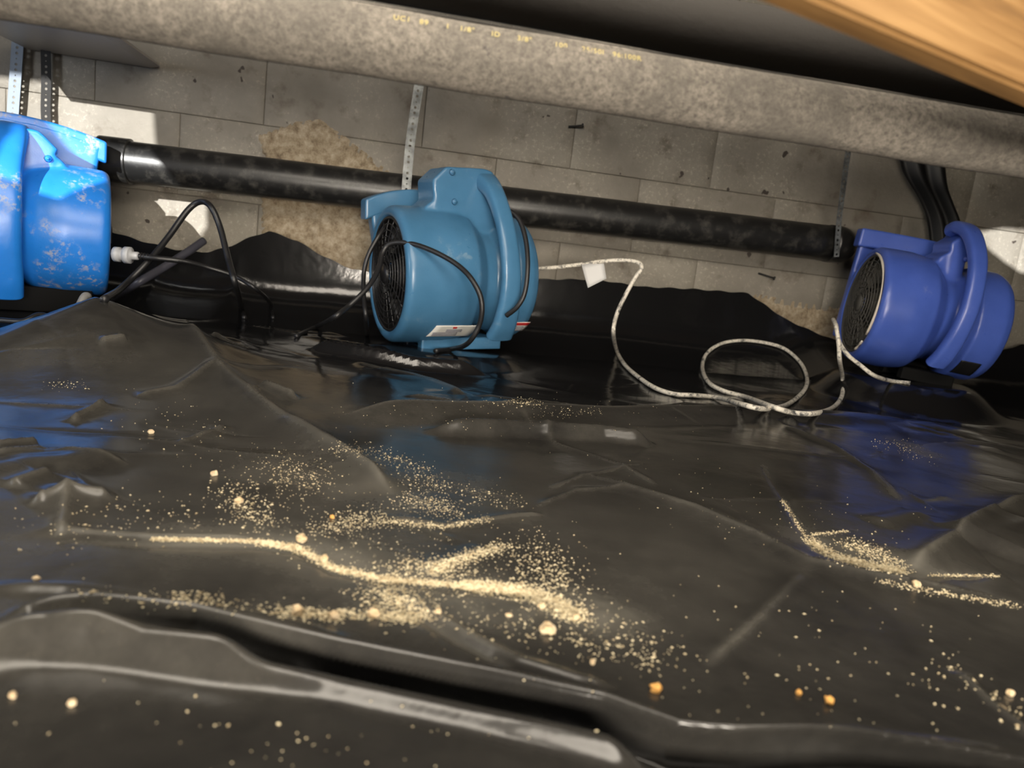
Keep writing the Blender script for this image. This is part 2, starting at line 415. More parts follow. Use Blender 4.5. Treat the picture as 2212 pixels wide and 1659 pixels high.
def sheet_h(X, Y):
    Z = .012*vnoise(X, Y, 3.2, 1)+.005*vnoise(X, Y, 8, 2)+.0012*vnoise(X, Y, 22, 3)
    Z = Z*np.clip(Y/.9, .35, 1)
    for kind, pts, amp, w in feats:
        D, T = seg_dist(X, Y, pts); e = np.clip(np.minimum(T, 1-T)/.16, 0, 1); e = e*e*(3-2*e)
        Z = Z + e*(amp*np.exp(-(D/w)**2) if kind == 'smooth' else (amp if kind == 'ridge' else -amp)*np.exp(-np.sqrt(D*D+(.06*w)**2)/w)*1.35)
    for pts, amp, w in rand_cr:
        D, T = seg_dist(X, Y, pts); e = np.clip(np.minimum(T, 1-T)/.3, 0, 1); Z = Z + e*amp*np.exp(-D/w)
    # the tent on the left
    D, T = seg_dist(X, Y, [(PK.x, PK.y), (EL.x-.05, EL.y-.06), (EL.x-.5, EL.y-.3)])
    hgt = np.where(T < .5, (PK.z)*(1-2*T) + EL.z*2*T, EL.z) + .004
    side = np.where(Y > PK.y + (X-PK.x)*.35, .045, .17)
    Z = Z + hgt*np.exp(-(D/side)**1.35)
    # dip of the trough in front of the blowers
    Z = Z - .010*np.exp(-((Y-1.38)/.16)**2)*np.clip((X+.25)/.3, 0, 1)
    for bx, by, bz, br in BLOW:
        d = np.hypot(X-bx, Y-by); k_ = np.clip((br*1.7-d)/(br*.7), 0, 1); k_ = k_*k_*(3-2*k_); Z = Z*(1-k_) + bz*k_
    return Z

# ------------------------------------------------------------------ blowers
def blower(name, root, mat, P, mirror=1):
    """local x: fan axis (intake at -x * mirror), y: towards the outlet, z: up"""
    S = Matrix.Diagonal((mirror, 1, 1, 1)); cz, R1, R2 = P['cz'], P['R1'], P['R2']; xf, xw, xe = P['xf'], P['xw'], P['xe']
    gr = P['grille']
    bm = bmesh.new()
    lathe_x(bm, [(xf+.05, 0), (xf+.05, gr), (xf+.004, gr), (xf, gr+.004), (xf, R1-.012), (xf+.004, R1-.004), (xf+.012, R1), (xw-.085, R1+.002), (xw-.06, R1-.001), (xw-.035, R1-.006), (xw-.018, R2-.014), (xw-.004, R2-.028), (xw+.020, R2-.030), (xw+.034, R2-.016), (xw+.052, R2-.014), (xw+.060, R2), (xe-.022, R2), (xe-.006, R2-.008), (xe, R2-.022), (xe, 0)], cz)
    def shell(fn):
        fn(bm)
    # hump on top
    hx0, hx1, hz = P['hump']
    ov = cz + R1*.75
    prism(bm, [(hx0+.012, ov), (hx0+.004, cz+R1+.018), (hx0, hz-.032), (hx0+.030, hz-.003), (hx1-.03, hz), (hx1-.012, hz-.004), (hx1, hz-.02), (hx1+.002, ov)], -.052, .050, 'y')
    # skirt that blends the hump into the drum
    prism(bm, [(hx0-.03, ov-.02), (hx0-.012, cz+R1+.002), (hx0+.006, cz+R1+.016), (hx1, cz+R1+.016), (hx1, ov-.02)], -.050, .05, 'y')
    # outlet duct
    dx0, dx1, dz0, dz1, dy = P['duct']
    def arch(x0, x1, z0, z1, rise, n=14):
        return [(x0, z0), (x1, z0)] + [(x1+(x0-x1)*t/n, z1 - rise*(2*t/n-1)**2) for t in range(n+1)]
    zt = min(dz1-.012, cz+R1*.80)
    prism(bm, arch(xf+.06, dx1-.008, dz0, zt, 0), 0, dy, 'y')
    du = arch(dx0+.008, dx1-.008, dz0, dz1-.010, P['rise']); du[0] = (dx0+P.get('taper', .050), dz0); prism(bm, du, gr+.004, dy, 'y')
    for v in bm.verts: v.co = S @ v.co
    bmesh.ops.recalc_face_normals(bm, faces=bm.faces)
    hs = obj('housing', bm, mat, root)
    m = hs.modifiers.new('remesh', 'REMESH'); m.mode = 'VOXEL'; m.voxel_size = .0032; m.use_smooth_shade = True
    m = hs.modifiers.new('smooth', 'SMOOTH'); m.factor = .5; m.iterations = 14
    # feet
    fx0, fx1 = P['foot']; bm = bmesh.new()
    box(bm, (fx0, -.058, 0), (fx1, -.030, cz-R1*.9)); box(bm, (fx0, .06, 0), (fx1, .09, cz-R1*.72)); box(bm, (fx0+.012, -.045, .006), (fx1-.012, .08, cz-R1*.9))
    for v in bm.verts: v.co = S @ v.co
    bmesh.ops.recalc_face_normals(bm, faces=bm.faces)
    ft = obj('foot', bm, P.get('footmat', mat), root); m = ft.modifiers.new('remesh', 'REMESH'); m.mode = 'VOXEL'; m.voxel_size = .003; m.use_smooth_shade = True
    m = ft.modifiers.new('smooth', 'SMOOTH'); m.factor = .5; m.iterations = 5
    # outlet rim
    bm = bmesh.new(); tp_ = arch(dx0-.002, dx1, 0, dz1, P['rise'])[2:]; prism(bm, [(x, z-.046) for x, z in tp_[::-1]] + tp_, dy-.040, dy+.004, 'y')
    for v in bm.verts: v.co = S @ v.co
    bmesh.ops.recalc_face_normals(bm, faces=bm.faces)
    rim = obj('outlet_rim', bm, mat, root, smooth=False); b = rim.modifiers.new('bevel', 'BEVEL'); b.width = .005; b.segments = 3
    # carrying strip : band that runs from the hump down the front to the foot
    bm = bmesh.new(); pts = P['strip']; n = 40; sec = []
    cm = catmull([(p[0], p[1], p[2]) for p in pts], 8); wcm = catmull([(p[3], p[4], 0) for p in pts], 8)
    rings = []
    for i, p in enumerate(cm):
        t = (cm[min(i+1, len(cm)-1)]-cm[max(i-1, 0)]); t.x = 0; t.normalize(); nr = Vector((0, -t.z, t.y))
        if nr.y > 0 and abs(nr.y) > .3: nr = -nr
        if i == 0 and nr.z < 0: nr = -nr
        if i > 0 and nr.dot(prevn) < 0: nr = -nr
        prevn = nr; w, th = wcm[i].x, wcm[i].y; ring = []
        for (a, c) in ((-1, -.9), (-1, .1), (-.82, .5), (-.3, .56), (.3, .56), (.82, .5), (1, .1), (1, -.9)):
            q = p + Vector((a*w/2, 0, 0)) + nr*(c*th); ring.append(bm.verts.new(S @ q))
        rings.append(ring)
    for a, c in zip(rings, rings[1:]):
        for k in range(8): bm.faces.new((a[k], a[(k+1) % 8], c[(k+1) % 8], c[k]))
    bm.faces.new(rings[0]); bm.faces.new(rings[-1][::-1]); bmesh.ops.recalc_face_normals(bm, faces=bm.faces)
    st = obj('carrying_strip', bm, mat, root); b = st.modifiers.new('sub', 'SUBSURF'); b.levels = b.render_levels = 2
    # grille : rings and spokes
    bm = bmesh.new(); gx = xf+.006
    nr_ = 9
    for k in range(1, nr_+1):
        r = gr*.985*k/nr_; x = gx - .010*(1-(k/nr_)**2); N = 48
        tube(bm, [Vector((x, r*math.cos(2*math.pi*j/N), cz+r*math.sin(2*math.pi*j/N))) for j in range(N+1)], .0013 if k < nr_ else .0035, 6, cap=False)
    for j in range(20):
        a = 2*math.pi*j/20
        tube(bm, [Vector((gx-.010*(1-(q/6)**2)+.001, gr*q/6*math.cos(a+.25*(q/6)), cz+gr*q/6*math.sin(a+.25*(q/6)))) for q in range(1, 7)], .0014, 5)
    lathe_x(bm, [(gx-.013, 0), (gx-.013, .018), (gx-.006, .022), (gx-.006, 0)], cz, 20)
    for v in bm.verts: v.co = S @ v.co
    obj('intake_grille', bm, P['gmat'], root)
    # impeller behind the grille
    bm = bmesh.new(); lathe_x(bm, [(xf+.047, 0), (xf+.047, gr*.96), (xf+.049, gr*.96), (xf+.049, 0)], cz, 40)
    lathe_x(bm, [(xf+.004, gr*.992), (xf+.049, gr*.992)], cz, 64)
    lathe_x(bm, [(xf+.018, 0), (xf+.022, .03), (xf+.047, .036)], cz, 24)
    for j in range(16):
        a = 2*math.pi*j/16; Mx = Matrix.Translation((0, 0, cz)) @ Matrix.Rotation(a, 4, 'X')
        box(bm, (xf+.020, gr*.5, -.002), (xf+.048, gr*.93, .002), Mx)
    for v in bm.verts: v.co = S @ v.co
    bmesh.ops.recalc_face_normals(bm, faces=bm.faces)
    obj('impeller', bm, P['fmat'], root)
    # screws
    for (x, z) in P['screws']:
        bm = bmesh.new(); bmesh.ops.create_cone(bm, cap_ends=True, segments=16, radius1=.007, radius2=.0055, depth=.005, matrix=Matrix.Translation((x*mirror, P.get('sy', -.055), z)) @ Matrix.Rotation(R(90), 4, 'X'))
        bmesh.ops.create_cone(bm, cap_ends=True, segments=6, radius1=.003, radius2=.003, depth=.008, matrix=Matrix.Translation((x*mirror, P.get('sy', -.055)-.001, z)) @ Matrix.Rotation(R(90), 4, 'X'))
        obj('screw', bm, mat, root)
def cyl_patch(name, root, mat, cz, r, x0, x1, a0, a1, mirror=1, skew=0, n=12):
    bm = bmesh.new(); g = []
    for j in range(n+1):
        a = a0+(a1-a0)*j/n; row = []
        for i in range(7):
            x = x0+(x1-x0)*i/6 + skew*(j/n-.5)
            row.append(bm.verts.new((x*mirror, -r*math.cos(a), cz-r*math.sin(a))))
        g.append(row)
    for j in range(n):
        for i in range(6): bm.faces.new((g[j][i], g[j][i+1], g[j+1][i+1], g[j+1][i]))
    o = obj(name, bm, mat, root); s_ = o.modifiers.new('solid', 'SOLIDIFY'); s_.thickness = .0006; s_.offset = 0; return o

def root_at(name, p, cz, yaw, tilt):
    """root whose local (0,0,cz) sits at p"""
    Rm = Matrix.Rotation(yaw, 4, 'Z') @ Matrix.Rotation(tilt, 4, 'Y')
    q = p - Rm @ Vector((0, 0, cz)); return empty(name, Matrix.Translation(q) @ Rm)
# middle
P1 = dict(cz=.158, R1=.146, R2=.138, xf=-.150, xw=.045, xe=.160, grille=.122, hump=(-.070, .078, .392), duct=(-.160, .085, .06, .345, .165), rise=.030,
          foot=(-.085, .105), gmat=M_black, fmat=M_fan, screws=[(-.028, .378), (-.020, .318)],
          strip=[(.046, .03, .374, .062, .026), (.052, -.030, .372, .056, .030), (.056, -.085, .345, .042, .024), (.060, -.135, .285, .040, .020), (.066, -.162, .21, .042, .018), (.070, -.165, .14, .046, .018), (.070, -.148, .075, .054, .020), (.070, -.118, .034, .062, .020)])
mid = root_at('air_mover', at_d(974, 596, 1.66), .158, R(19), R(-4.0))
tag(mid, 'faded grey-blue plastic air mover with a black cord looped over it, standing in the middle', 'blower', 'air movers along the block wall')
blower('mid', mid, M_mid, P1)
lb = cyl_patch('label', mid, M_label, .158, .1492, -.080, .018, R(40), R(56), skew=-.012); lb['label'] = 'white paper label with small print and a red mark'
cyl_patch('red_mark', lb, M_red, .158, .1499, -.035, -.026, R(41.5), R(43.5))
for a in (45, 47):
    cyl_patch('print_line', lb, M_print, .158, .1499, -.048, -.012, R(a), R(a+.9))
for a in (49, 51, 53):
    cyl_patch('print_line', lb, M_print, .158, .1499, -.076, -.020 if a % 4 else .004, R(a), R(a+.7))
l2 = cyl_patch('label', mid, M_label, .158, .1400, .098, .148, R(40), R(54), skew=-.008); l2['label'] = 'white warning label with a red band'
cyl_patch('red_band', l2, M_red, .158, .1412, .102, .150, R(40.5), R(44), skew=-.003)
for a in (46, 48.5, 51): cyl_patch('print_line', l2, M_print, .158, .1412, .103, .140, R(a), R(a+1))

# right
P2 = dict(P1); P2.update(cz=.155, R1=.140, R2=.132, xf=-.148, xw=.010, xe=.150, grille=.120, hump=(-.006, .038, .362), duct=(-.155, .10, .06, .345, .15), rise=.002, taper=.006,
          foot=(-.03, .09), gmat=M_dgrille, fmat=M_fan2, footmat=M_foot_shade, screws=[(.034, .30)], sy=-.058,
          strip=[(.016, .012, .366, .044, .022), (.016, -.03, .372, .044, .022), (.022, -.085, .350, .040, .022), (.030, -.130, .29, .038, .022), (.032, -.152, .21, .038, .022), (.028, -.150, .14, .040, .022), (.020, -.134, .080, .044, .022), (.012, -.116, .048, .044, .022)])
right = root_at('air_mover', at_d(1992, 682, 1.80), .155, R(-15), R(4.5))
tag(right, 'violet-blue plastic air mover with a grey dusty grille, standing at the right', 'blower', 'air movers along the block wall')
blower('right', right, M_right, P2)
pd = cyl_patch('dark_pad', right, M_rubber, .155, .134, .07, .115, R(38), R(60))
for a0, a1 in ((84, -34), (-44, -62)):
    bm = bmesh.new(); tube(bm, [Vector((-.1495, -.1235*math.cos(R(a0+(a1-a0)*t/20)), .155+.1235*math.sin(R(a0+(a1-a0)*t/20)))) for t in range(21)], lambda t: .0022+.0008*math.sin(t*9), 8)
    rm = obj('rim_wear', bm, M_worn, right); rm['label'] = 'pale worn edge of the intake'
# left
P3 = dict(P1); P3.update(cz=.165, R1=.129, R2=.129, xf=-.128, xw=.035, xe=.16, grille=.105, hump=(-.036, .040, .352), duct=(-.125, .24, .06, .388, .15), rise=.028,
          foot=(-.10, .11), footmat=M_foot_shade, gmat=M_black, fmat=M_fan, screws=[(-.02, .30)],
          strip=[(.040, .03, .350, .06, .020), (.045, -.035, .345, .07, .024), (.05, -.085, .32, .075, .024), (.055, -.125, .27, .075, .022), (.055, -.150, .20, .075, .020), (.055, -.148, .13, .075, .020), (.055, -.13, .07, .08, .020), (.055, -.11, .03, .08, .020)])
left = root_at('air_mover', at_d(78, 490, 1.50), .165, R(23), R(0))
tag(left, 'bright blue scuffed air mover at the left edge behind the peak of black plastic', 'blower', 'air movers along the block wall')
blower('left', left, M_left, P3, mirror=-1)
for o_, r_ in ((mid, .13), (right, .14), (left, .14)):
    BLOW.append((o_.matrix_world.translation.x, o_.matrix_world.translation.y, o_.matrix_world.translation.z - .001, r_))

# ------------------------------------------------------------------ sheet mesh
def sheet():
    NU, NV, NT_ = 900, 760, 46
    yy = .16*(1.78/.16)**(np.linspace(0, 1, NV)**.92)
    u = np.linspace(-1.0, 1.35, NU)
    Y = np.repeat(yy[:, None], NU, 1); X = u[None, :]*(.28+Y*1.0)
    X[:, :] = u[None, :]*(.30+Y)
    Z = sheet_h(X, Y)
    # the front fold tucks back under itself
    rim = [g2(*p) for p in [(-80, 1392), (60, 1350), (200, 1338), (420, 1358), (700, 1424), (1000, 1490), (1300, 1552), (1460, 1606), (1600, 1618), (1900, 1624), (2300, 1656)]]
    rx = [p[0] for p in rim]; ryy = [p[1] for p in rim]
    sd = np.interp(X, rx, ryy) - Y; k_ = np.interp(X, [g2(150, 1345)[0], g2(760, 1440)[0]], [0.0, 1.0])
    b_ = np.where(sd > 0, (sd/.009)*np.exp(1-np.clip(sd, 0, 1)/.009), 0)*k_
    Y = Y + .017*b_; Z = Z - .020*b_
    # up the wall
    tp = [(-300, 560), (60, 480), (230, 498), (300, 520), (380, 540), (450, 545), (500, 530), (540, 512), (580, 499), (640, 520), (700, 555), (760, 582), (830, 592), (1180, 604), (1290, 604), (1390, 620), (1500, 625), (1620, 634), (1700, 690), (1760, 718), (1820, 742), (1900, 775), (2100, 780), (2212, 745), (2500, 780)]
    TX = [at_y(a, b, 1.955).x for a, b in tp]; TZ = [at_y(a, b, 1.955).z for a, b in tp]
    xs = u*(.30+1.78); top = np.interp(xs, TX, TZ) + .0015*np.sin(xs*90)
    rowsX, rowsY, rowsZ = [X], [Y], [Z]
    z0 = Z[-1]
    for k in range(1, NT_+1):
        t = k/NT_; zk = z0 + (top-z0)*t**1.35
        yk = 1.78 + .185*(1-np.exp(-(zk-z0)/.026))
        rowsX.append(xs[None]); rowsY.append(yk[None] if hasattr(yk, 'shape') else np.full((1, NU), yk)); rowsZ.append(zk[None])
    X = np.vstack(rowsX); Y = np.vstack(rowsY); Z = np.vstack(rowsZ); n = X.shape[0]
    V = np.stack([X, Y, Z], -1).reshape(-1, 3)
    a = (np.arange(n-1)[:, None]*NU + np.arange(NU-1)[None, :]).ravel()
    Fc = np.stack([a, a+1, a+NU+1, a+NU], 1)
    me = bpy.data.meshes.new('plastic_sheet'); me.vertices.add(len(V)); me.vertices.foreach_set('co', V.ravel())
    me.loops.add(Fc.size); me.loops.foreach_set('vertex_index', Fc.ravel().astype(np.int32))
    me.polygons.add(len(Fc)); me.polygons.foreach_set('loop_start', np.arange(0, Fc.size, 4, dtype=np.int32))
    me.update(calc_edges=True); me.validate()
    # settled dust: a film where people crawl in front of the ridge, none on the upright back part
    ry = np.interp(X.ravel(), [-.6, 0, .6, 1.4], [1.20, 1.05, 1.04, 1.42]); yv = Y.ravel()
    dust = .10 + .46/(1+np.exp((yv-ry)/.035)); dust = dust*(1-.50/(1+np.exp((yv-.46)/.02)))
    dl = 1/(1+np.exp(-(X.ravel()+.62+.35*(yv-.7))/.10)); dust = dust*(.55+.45*dl)
    dust *= 1-.9/(1+np.exp(-(V[:, 1]-1.45)/.05)); dust -= .07*(V[:, 1] > 1.15)
    crest = np.zeros_like(dust)
    for kind, pts, amp, w in feats:
        if kind != 'smooth' and abs(amp) < .02:
            D, T = seg_dist(X.ravel(), yv, pts); e = np.clip(np.minimum(T, 1-T)/.12, 0, 1)
            crest = np.maximum(crest, e*np.exp(-(D/(.0022+.0012*yv+.12*w))**2))
    for pts, amp, w in rand_cr[:70]:
        D, T = seg_dist(X.ravel(), yv, pts); e = np.clip(np.minimum(T, 1-T)/.25, 0, 1)
        crest = np.maximum(crest, .45*e*np.exp(-(D/.0028)**2))
    dust = np.maximum(dust, 0) + .62*crest*(yv < 1.45)
    for pts, w, am in DUST_SHEEN:
        D, T = seg_dist(X.ravel(), yv, [g2(*p) for p in pts]); dust += 1.35*am*np.exp(-(D/w)**2)
    at_ = me.attributes.new('dust', 'FLOAT', 'POINT'); at_.data.foreach_set('value', dust.astype(np.float32))
    return me, V, Fc
DUST_SHEEN = [([(420, 1170), (650, 1190), (900, 1265), (1250, 1330)], .03, .9), ([(560, 1020), (700, 1040), (850, 1100)], .05, .45),
         ([(700, 970), (950, 1030), (1100, 1080)], .04, .35), ([(1750, 1170), (1950, 1235)], .03, .5), ([(600, 1320), (900, 1330), (1300, 1340)], .03, .4),
         ([(1950, 960), (2000, 980)], .03, .5), ([(0, 1350), (500, 1400)], .05, .3)]  # last entry puts the front fold's pale sheen into the dust colour
me, SV, SF = sheet()
sh = obj('plastic_sheet', me, M_sheet)
tag(sh, 'wrinkled glossy black plastic ground sheet strewn with sawdust, running up the wall foot', 'plastic sheet')
bvh = BVHTree.FromPolygons([tuple(v) for v in SV], [tuple(int(i) for i in f) for f in SF])
def hit(px, py, lift=.0):
    d = ray(px, py).normalized(); h = bvh.ray_cast(CAM, d)
    if h[0] is None: return None, None
    n = h[1] if h[1].dot(d) < 0 else -h[1]
    return h[0] + n*lift, n
def ground_z(x, y):
    h = bvh.ray_cast(Vector((x, y, 1.0)), Vector((0, 0, -1))); return h[0].z if h[0] else 0

# ------------------------------------------------------------------ pipes
def pipe(name, p0, p1, r, mat, n=48, wall=.0, seg=40, wob=0, flip=False):
    bm = bmesh.new(); pts = []
    for i in range(seg+1):
        p = p0.lerp(p1, i/seg); p = p + Vector((0, math.sin(i*.9)*wob, math.cos(i*.7)*wob)); pts.append(p)
    tube(bm, pts, r, n); return obj(name, bm, mat)
# insulated pipe in front
A = at_d(1000, 121, .545); A.z += 0
pz = A.z; py_ = A.y; RI = .0245
ins = pipe('insulated_pipe', Vector((-1.2, py_, pz-.0)), Vector((2.2, py_, pz)), RI, M_foam, 64, seg=160, wob=.0004)
tag(ins, 'thick pipe in dusty grey-brown foam insulation with yellow printed lettering, across the top', 'pipe')
seam = bmesh.new()
th = R(58)
tube(seam, [Vector((x, py_-RI*math.cos(th), pz+RI*math.sin(th))) for x in np.linspace(-1.1, 2.1, 60)], .0009, 6)
obj('seam', seam, M_foam2, ins)
def text_mesh(body, size):
    c = bpy.data.curves.new('t', 'FONT'); c.body = body; c.size = size; c.extrude = .00008; c.space_character = 1.15
    o = bpy.data.objects.new('t', c); col.objects.link(o); dg = bpy.context.evaluated_depsgraph_get(); dg.update()
    me = bpy.data.meshes.new_from_object(o.evaluated_get(dg)); bpy.data.objects.remove(o); me.name = 'printed_text'; return me
M_yel = plain('yellow_print', (.48, .40, .16), .8)
th2 = R(27)
for body, px in (('UC1', 848), ('89', 905), ("1", 962), ('1/8"', 992), ('ID', 1062), ('3/8"', 1118), ('100', 1200), ('25/50', 1260), ('1', 1303), ('96:100R', 1328)):
    tm = text_mesh(body, .0058); xx = at_y(px, 60, py_-RI*.7).x
    o = obj('printed_text', tm, M_yel, ins, smooth=False)
    zdir = Vector((0, -math.cos(th2), math.sin(th2))); xdir = Vector((1, 0, 0)); ydir = zdir.cross(xdir)
    o.matrix_world = Matrix.Translation(Vector((xx, py_, pz)) + zdir*(RI+.0003)) @ Matrix((xdir, ydir, zdir)).transposed().to_4x4()
    o['label'] = 'yellow printed lettering'
# second dark pipe above/behind
B = at_d(1450, 52, .60)
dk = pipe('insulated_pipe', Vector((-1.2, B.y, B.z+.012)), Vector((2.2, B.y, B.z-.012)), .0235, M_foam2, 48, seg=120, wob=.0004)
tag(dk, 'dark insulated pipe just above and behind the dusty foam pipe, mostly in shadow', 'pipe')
bs = bmesh.new(); xcl = at_d(950, 20, .6).x
tube(bs, [Vector((xcl-.004, B.y, B.z+.006)), Vector((xcl+.004, B.y, B.z+.006))], .0242, 40); obj('joint_tape', bs, M_foam, dk)
# black drain pipe
C0 = at_y(255, 347, 1.905); C1 = at_y(1790, 525, 1.92)
ex = C0 + (C0-C1)*.45
dp = pipe('drain_pipe', ex, C1, .047, M_abs, 56, seg=60, wob=.0003)
tag(dp, 'black plastic drain pipe running along the block wall behind the blowers', 'pipe')
dr = (C1-C0).normalized()
bm = bmesh.new(); arc = [C1 + dr*(.05*math.sin(a)) + Vector((0, .05*(1-math.cos(a)), 0)) for a in np.linspace(0, math.pi/2, 12)] + [C1+dr*.05+Vector((0, .080, 0))]
tube(bm, arc, .049, 40); o = obj('elbow', bm, M_abs, dp)
bm = bmesh.new(); e0 = at_y(262, 348, 1.905); tube(bm, [e0-dr*.045, e0-dr*.04, e0+dr*.02, e0+dr*.021], .0525, 48)
o = obj('coupling', bm, M_abs, dp); o['label'] = 'short black coupling sleeve'

# hanger straps
def strap(pix, y, w, mat, label, pitch=.0125, r=.0032, group='perforated hanger straps'):
    P = [at_y(a, b, y) if len(c) == 0 else at_y(a, b, c[0]) for a, b, *c in pix]; pts = catmull(P, 24)
    L = [0]
    for a, b in zip(pts, pts[1:]): L.append(L[-1]+(b-a).length)
    def pos(s_):
        s_ = max(0, min(L[-1], s_)); i = max(0, np.searchsorted(L, s_)-1); i = min(i, len(pts)-2); t = (s_-L[i])/(L[i+1]-L[i]+1e-9)
        return pts[i].lerp(pts[i+1], t), (pts[i+1]-pts[i]).normalized()
    bm = bmesh.new(); n = int(L[-1]/pitch); prev = None
    sx = Vector((1, 0, 0))
    def V(s_, a):
        p, t = pos(s_); side = (sx - t*sx.dot(t)).normalized(); return bm.verts.new(p + side*a)
    for k in range(n):
        s0 = k*pitch; sc_ = s0+pitch/2; rr = r if k % 3 != 1 else r*.5
        O = [(-w/2, s0), (0, s0), (w/2, s0), (w/2, sc_), (w/2, s0+pitch), (0, s0+pitch), (-w/2, s0+pitch), (-w/2, sc_)]
        I = [(rr*math.cos(a), sc_+rr*math.sin(a)) for a in [R(225), R(270), R(315), 0, R(45), R(90), R(135), R(180)]]
        ov = [V(s_, a) for a, s_ in O]; iv = [V(s_, a) for a, s_ in I]
        for j in range(8): bm.faces.new((ov[j], ov[(j+1) % 8], iv[(j+1) % 8], iv[j]))
    bmesh.ops.remove_doubles(bm, verts=bm.verts, dist=.00005); bmesh.ops.recalc_face_normals(bm, faces=bm.faces)
    o = obj('hanger_strap', bm, mat, smooth=False); m = o.modifiers.new('s', 'SOLIDIFY'); m.thickness = .0012
    return tag(o, label, 'strap', group)
M_blstrap = plain('pale_steel_strap', (.15, .18, .22), .6, .2, (90, .001))
strap([(42, 36), (38, 100), (34, 160), (30, 215), (26, 275)], 1.985, .026, M_blstrap, 'pale steel perforated strap, leftmost, hanging above the bright blue blower')
strap([(97, 40), (99, 110), (100, 180), (99, 240), (103, 300)], 1.985, .022, M_dstrap, 'blackened perforated strap beside the pale one above the bright blue blower')
strap([(912, 130), (905, 185), (893, 260), (885, 320), (879, 390), (875, 450)], 1.838, .022, M_steel, 'grey perforated hanger strap in front of the drain pipe, by the middle blower')
strap([(1835, 300), (1826, 370), (1818, 430), (1812, 480), (1806, 560)], 1.86, .015, M_steel, 'thin perforated strap hanging at the right end of the drain pipe')
bm = bmesh.new(); a = at_y(206, 46, 1.62); b = at_y(-160, 8, 1.62)
prism(bm, [(a.x, a.z), (a.x-.012, a.z+.012), (b.x, a.z+.012), (b.x, a.z-.006), (a.x-.02, a.z-.006)], 1.60, 2.0, 'y')
bmesh.ops.recalc_face_normals(bm, faces=bm.faces)
o = obj('metal_plate', bm, plain('dull_zinc', (.33, .31, .29), .45, .3, (80, .001)), smooth=False); tag(o, 'dull grey metal plate at the top left that the two straps hang from', 'bracket')
# nails
def nail(p0, p1, label, yb=YW-.012):
    a = at_y(*p0, yb-.002); b = at_y(*p1, yb-.014); bm = bmesh.new(); t = (b-a).normalized()
    tube(bm, [a, b], .0026, 8); tube(bm, [b-t*.001, b+t*.003], .0052, 10); o = obj('nail', bm, M_dstrap); tag(o, label, 'nail', 'rusty nails in the wall')
nail((1228, 274), (1258, 271), 'rusty nail in the block wall above the drain pipe')
nail((1638, 590), (1672, 601), 'rusty nail in the block wall below the drain pipe')

# black plastic strip hanging behind right blower
bm = bmesh.new(); rows = []
edgeL = [(1935, 310), (1950, 370), (1985, 430), (2003, 480), (2010, 560), (2015, 620)]; edgeR = [(2040, 325), (2048, 400), (2060, 440), (2078, 490), (2083, 560), (2085, 620)]
eL = catmull([at_y(a, b, 1.97) for a, b in edgeL], 6); eR = catmull([at_y(a, b, 1.95) for a, b in edgeR], 6)
for p, q in zip(eL, eR):
    rows.append([bm.verts.new(p.lerp(q, i/10)+Vector((0, .012*math.sin(i*1.3), 0))) for i in range(11)])
for a, b in zip(rows, rows[1:]):
    for i in range(10): bm.faces.new((a[i], a[i+1], b[i+1], b[i]))
o = obj('plastic_strip', bm, plain('hanging_black_plastic', (.004, .004, .004), .5)); o.modifiers.new('s', 'SOLIDIFY').thickness = .002
tag(o, 'torn strip of black plastic hanging down the wall behind the violet-blue blower', 'plastic sheet')

# ------------------------------------------------------------------ wooden board, top right (near)
b0 = at_z(1606, -4, .350); b1 = at_z(2212, 238, .350); dx = (b1-b0); dx.z = 0; dx.normalize(); nrm_ = Vector((0, 0, 1)).cross(dx)
if nrm_.dot(Vector((0, 1, 0))) > 0: nrm_ = -nrm_          # towards the camera side
tl = R(18); z_ = Vector((0, 0, 1))*math.cos(tl) - nrm_*math.sin(tl); y_ = nrm_*math.cos(tl) + Vector((0, 0, 1))*math.sin(tl)
Mb = Matrix((dx, y_, z_)).transposed().to_4x4()
e1 = at_z(2212, 190, .350)     # near lower edge
th_b = abs((e1-b0).dot(nrm_)); th_b = max(.016, min(.03, th_b))
bm = bmesh.new(); box(bm, (-.3, 0, 0), (.43, .014, .20)); bmesh.ops.bevel(bm, geom=bm.edges[:], offset=.0025, segments=2, affect='EDGES')
wdb = obj('wooden_board', bm, M_wood, smooth=False); wdb.matrix_world = Matrix.Translation(b0) @ Mb
tag(wdb, 'honey-coloured wooden board overhead at the top right corner', 'board')

# ------------------------------------------------------------------ cords
def cord_world(name, pts, r, mat, parent=None, per=10, n=10):
    p = catmull(pts, per)
    if parent: inv = parent.matrix_world.inverted(); p = [inv @ q for q in p]
    bm = bmesh.new(); tube(bm, p, r, n); return obj(name, bm, mat, parent)
def hp(px, py, lift=.005):
    h, n = hit(px, py, lift); return h if h else at_y(px, py, 1.8)
